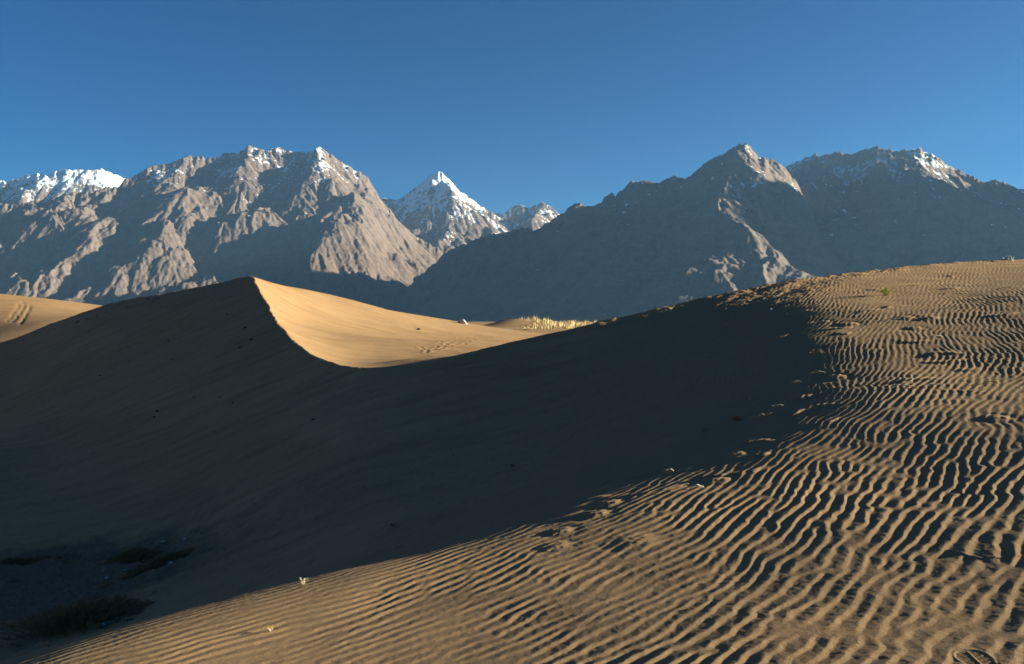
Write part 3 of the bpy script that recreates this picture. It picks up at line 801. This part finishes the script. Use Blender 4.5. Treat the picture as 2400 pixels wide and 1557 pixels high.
def build_things():
    twig = plain('dry_twig', (.24, .135, .065)); brown = plain('dry_foliage', (.24, .13, .055), var=.4)
    dark = plain('dark_earth', (.075, .060, .050)); pale = plain('pale_straw', (.62, .50, .33)); stone = plain('grey_stone', (.22, .18, .14), var=.35)
    white = plain('white_plastic', (.48, .48, .47), .45, .08); blue = plain('blue_plastic', (.16, .42, .55), .4, .1); bluew = plain('pale_blue_plastic', (.42, .50, .53), .4, .1)
    ochre = plain('ochre_reed', (.50, .30, .05)); olive = plain('olive_leaf', (.16, .17, .05)); yellow = plain('yellow_green_leaf', (.42, .38, .05)); brownleaf = plain('dead_leaf', (.22, .10, .04))
    S = (twig, brown)
    shrub(322, 1312, .62, .46, .20, 220, 'rounded brown dry shrub among white scraps in the dark hollow', S, seed=1)
    shrub(378, 1322, 1.05, .28, .14, 200, 'low ragged brown shrub in a slanting strip beside the rounded one', S, rz=.75, seed=2)
    shrub(185, 1462, 1.35, .75, .26, 420, 'largest dark brown shrub mound at the bottom left of the hollow', S, seed=3)
    shrub(62, 1318, .80, .26, .10, 190, 'flat dark shrub patch farthest left on the hollow floor', S, seed=4)
    for i, (u, v, w, h, m, lb) in enumerate([
        (383, 1272, .10, .06, white, 'white plastic scrap just above the rounded shrub in the hollow'),
        (357, 1290, .10, .08, white, 'crumpled white plastic caught on top of the rounded shrub'),
        (347, 1286, .06, .04, white, 'thin white scrap beside the crumpled plastic on the shrub'),
        (356, 1310, .05, .05, bluew, 'small pale blue scrap between the two brown shrubs'),
        (402, 1325, .10, .06, bluew, 'pale blue plastic scrap right of the slanting shrub strip'),
        (293, 1342, .06, .05, bluew, 'small pale scrap on bare sand below the rounded shrub'),
        (249, 1355, .05, .04, white, 'tiny white scrap left of the shrubs on the hollow floor'),
        (250, 1462, .12, .08, blue, 'blue plastic scrap at the edge of the largest shrub mound'),
        (275, 1450, .08, .06, white, 'white scrap next to the blue one by the largest shrub'),
        (432, 1271, .05, .04, white, 'tiny white scrap on the slope right of the shrubs')]):
        scrap(u, v, w, h, lb, m, 20 + i, group='plastic scraps littering the hollow')
    g = 'dark clods on the shaded slip face'
    for i, (u, v, s) in enumerate([(395,798,.045),(403,843,.04),(575,768,.05),(590,797,.05),(562,816,.04),(533,738,.04),(369,965,.045),(362,977,.045),(455,932,.035),(735,985,.035),(515,933,.03),(545,945,.03),(234,880,.05)]):
        lump('earth_clod', u, v, s, 'small dark earth clod lying on the shaded slip face', 'clod', dark, 40 + i, group=g, long=1.5)
    g = 'rubble along the left crest'
    for i, (u, v, s) in enumerate([(345,704,.10),(352,707,.12),(364,700,.09),(358,709,.10),(372,702,.08),(250,734,.08),(226,742,.09),(204,748,.10),(182,756,.10),(262,729,.07),(150,765,.08),(297,722,.08)]):
        lump('stone', u, v, s, 'pale broken stone among the rubble along the left dune crest', 'stone', stone, 60 + i, group=g)
    lump('stone', 981, 773, .10, 'single dark stone on the sunlit dune face', 'stone', dark, 80)
    lump('stone', 1808, 727, .035, 'small white stone on the shaded slope under the right crest', 'stone', white, 81)
    lump('stone', 1845, 738, .022, 'tiny pale stone at the edge of the ripples below the white stone', 'stone', pale, 82)
    lump('stone', 1085, 758.5, .32, 'white boulder in the far grass beside the low sunlit dune', 'boulder', white, 83, flat=.75, long=1.3)
    lump('driftwood', 1239, 774, .20, 'short dark log lying at the foot of the low far dune', 'log', twig, 84, flat=.5, long=2.2, rz=.2)
    clump('dry_tuft', 1200, 1096, .07, 'dark dry tuft alone on the shaded slope in mid frame', 'tuft', (twig, brown), 3, spread=1.0)
    clump('dry_tuft', 1652, 1014, .06, 'olive green tuft near the shadow edge of the ripples', 'tuft', (olive, olive), 4, spread=1.2)
    clump('dry_tuft', 922, 1238, .05, 'small black tuft above the spiky twig on the shaded slope', 'tuft', (dark, dark), 5, spread=1.0)
    clump('dry_tuft', 1061, 1068, .04, 'tiny brown tuft on the shaded slope left of the dark tuft', 'tuft', (twig, brown), 6, n=14, spread=1.2)
    clump('dry_tuft', 710, 1370, .05, 'pale straw tuft catching sun on the shadow brink', 'tuft', (pale, pale), 7, n=12, spread=1.0)
    clump('dry_tuft', 636, 1480, .035, 'tiny straw tuft on the sunlit ripples at the lower left', 'tuft', (pale, ochre), 8, n=13, spread=1.2)
    clump('green_plant', 2076, 693, .17, 'yellow green plant growing among the upper right ripples', 'plant', (yellow, yellow), 9, n=26, spread=1.1)
    t = Tubes(); p = spot(945, 1288)
    t.add([(-.10, 0, .0), (-.03, .01, .022), (.05, .0, .018), (.16, -.01, .006)], .0035, .0015, 5)
    for k in (-.07, -.04, -.01, .03): t.add([(k, 0, .012), (k + .008, .012, .045)], .002, .001)
    o = t.build('twig', twig); o.location = p; tag(o, 'dark twig with upright spikes on the slope by the shadow brink', 'twig')
    scrap(1727, 984, .16, .07, 'curled brown dead leaf in the last sun above the shadow edge', brownleaf, 50, .5, None, 'dead_leaf', 'leaf')
    scrap(2364, 609, .30, .22, 'pale blue plastic bag lying on the skyline of the right crest', bluew, 51, .55, None, 'plastic_bag', 'bag')
    scrap(2136, 893, .05, .03, 'white scrap on the ripples beside the long reed blades', white, 52, .4)
    g = 'dry reed blades strewn over the ripple field'
    own = {0: 'long pale reed blade left of a matching one below the white scrap', 1: 'long pale reed blade right of a matching one below the white scrap', 2: 'pale reed blade just above the pair of long blades',
           3: 'ochre yellow reed blade with a dark shadow on the far right ripples'}
    for i, (ua, va, ub, vb) in enumerate([(2087,910,2145,908),(2150,908,2217,906),(2057,895,2095,896),(2302,900,2341,896),(1895,829,1933,827),(1954,823,1983,822),(1898,876,1935,874),(1853,899,1880,896),
                                          (2217,723,2267,721),(2278,709,2326,707),(2113,673,2158,671),(1938,779,1978,776),(1803,957,1838,953),(2172,792,2211,789),(2076,751,2110,748),(1930,663,1951,662),(1888,661,1911,660),(2345,676,2392,676),(1552,1107,1580,1105),(1615,1147,1650,1142)]):
        reed(ua, va, ub, vb, .011 if i != 3 else .014, .022, own.get(i, 'short pale reed blade half lifted above the sand ripples'), ochre if i == 3 else pale, 90 + i, g)

def build_grass():
    R = random.Random(4); V = []; Fc = []
    straw = plain('straw_grass', (.50, .36, .18), var=.3)
    def blade(x, y, h):
        z = float(far_z(x, y)); w = .035 + .02 * R.random(); a = R.uniform(0, 3.14); lx, ly = R.gauss(.0, .16) * h, R.gauss(0, .16) * h
        b = len(V); c, s = math.cos(a) * w, math.sin(a) * w
        V.extend([(x - c, y - s, z - .05), (x + c, y + s, z - .05), (x + c * .6 + lx * .4, y + s * .6 + ly * .4, z + h * .6), (x - c * .6 + lx * .4, y - s * .6 + ly * .4, z + h * .6), (x + lx, y + ly, z + h)])
        Fc.extend([(b, b + 1, b + 2, b + 3), (b + 3, b + 2, b + 4)])
    far_z = lambda x, y: dune_z(np.array([x]), np.array([y]))[0]
    for _ in range(2600):
        u = 1285 + R.triangular(-75, 150, 0); y = R.uniform(88, 135); hh = R.uniform(.25, .85) * min(1, .35 + abs(u - 1212) / 60) * (.8 + .35 * math.sin(u * .11 + 2 * math.sin(u * .031)) ** 2)
        blade((u - 1200) / F * y, y, hh * (.55 if y < 100 else 1))
    for _ in range(260):
        u = R.choice([R.gauss(1018, 8), R.gauss(1042, 10), R.gauss(1062, 8), R.gauss(1096, 6)]); y = R.uniform(78, 98); blade((u - 1200) / F * y, y, R.uniform(.25, .7))
    o = mesh_obj('dry_grass', V, Fc, straw, smooth=False)
    tag(o, 'belt of tall straw yellow grass behind the far dune', None, None, 'stuff')

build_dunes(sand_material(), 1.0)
build_mountains()
build_haze()
build_things()
build_grass()
# ================================================================ camera, light, sky
cam = bpy.data.cameras.new('camera'); cam.sensor_width = 36; cam.lens = 28; cam.clip_start = .05; cam.clip_end = 200000
cam.shift_y = -(1557 / 2 - HOR) / 2400
co = bpy.data.objects.new('camera', cam); co.location = (0, 0, 0); co.rotation_euler = (math.pi / 2, 0, 0)
COL.objects.link(co); SC.camera = co

sl = bpy.data.lights.new('sun', 'SUN'); sl.energy = 5.0; sl.angle = math.radians(.5); sl.color = (.975, 1, .78)
so = bpy.data.objects.new('sun', sl); COL.objects.link(so)
az, el = math.radians(SUN_AZ), math.radians(SUN_EL)
sd = Vector((math.sin(az) * math.cos(el), math.cos(az) * math.cos(el), math.sin(el)))
so.rotation_euler = sd.to_track_quat('Z', 'Y').to_euler()

w = bpy.data.worlds.new('World'); SC.world = w; w.use_nodes = True
nt = w.node_tree; nt.nodes.clear()
wo = nt.nodes.new('ShaderNodeOutputWorld'); bg = nt.nodes.new('ShaderNodeBackground')
sk = nt.nodes.new('ShaderNodeTexSky'); sk.sky_type = 'NISHITA'; sk.sun_disc = False
sk.sun_elevation = el; sk.sun_rotation = az
sk.altitude = 2200; sk.air_density = 1.0; sk.dust_density = .3; sk.ozone_density = 3.0
hs = nt.nodes.new('ShaderNodeHueSaturation'); hs.inputs['Saturation'].default_value = 2.2; hs.inputs['Hue'].default_value = .511; hs.inputs['Value'].default_value = .51
nt.links.new(sk.outputs[0], hs.inputs['Color']); nt.links.new(hs.outputs[0], bg.inputs['Color'])
bg.inputs['Strength'].default_value = .05
nt.links.new(bg.outputs[0], wo.inputs['Surface'])
SC.view_settings.view_transform = 'Standard'; SC.view_settings.look = 'None'
SC.view_settings.exposure = 1.91; SC.view_settings.gamma = 1
SC.cycles.use_denoising = True
SC.cycles.max_bounces = 4; SC.cycles.diffuse_bounces = 2
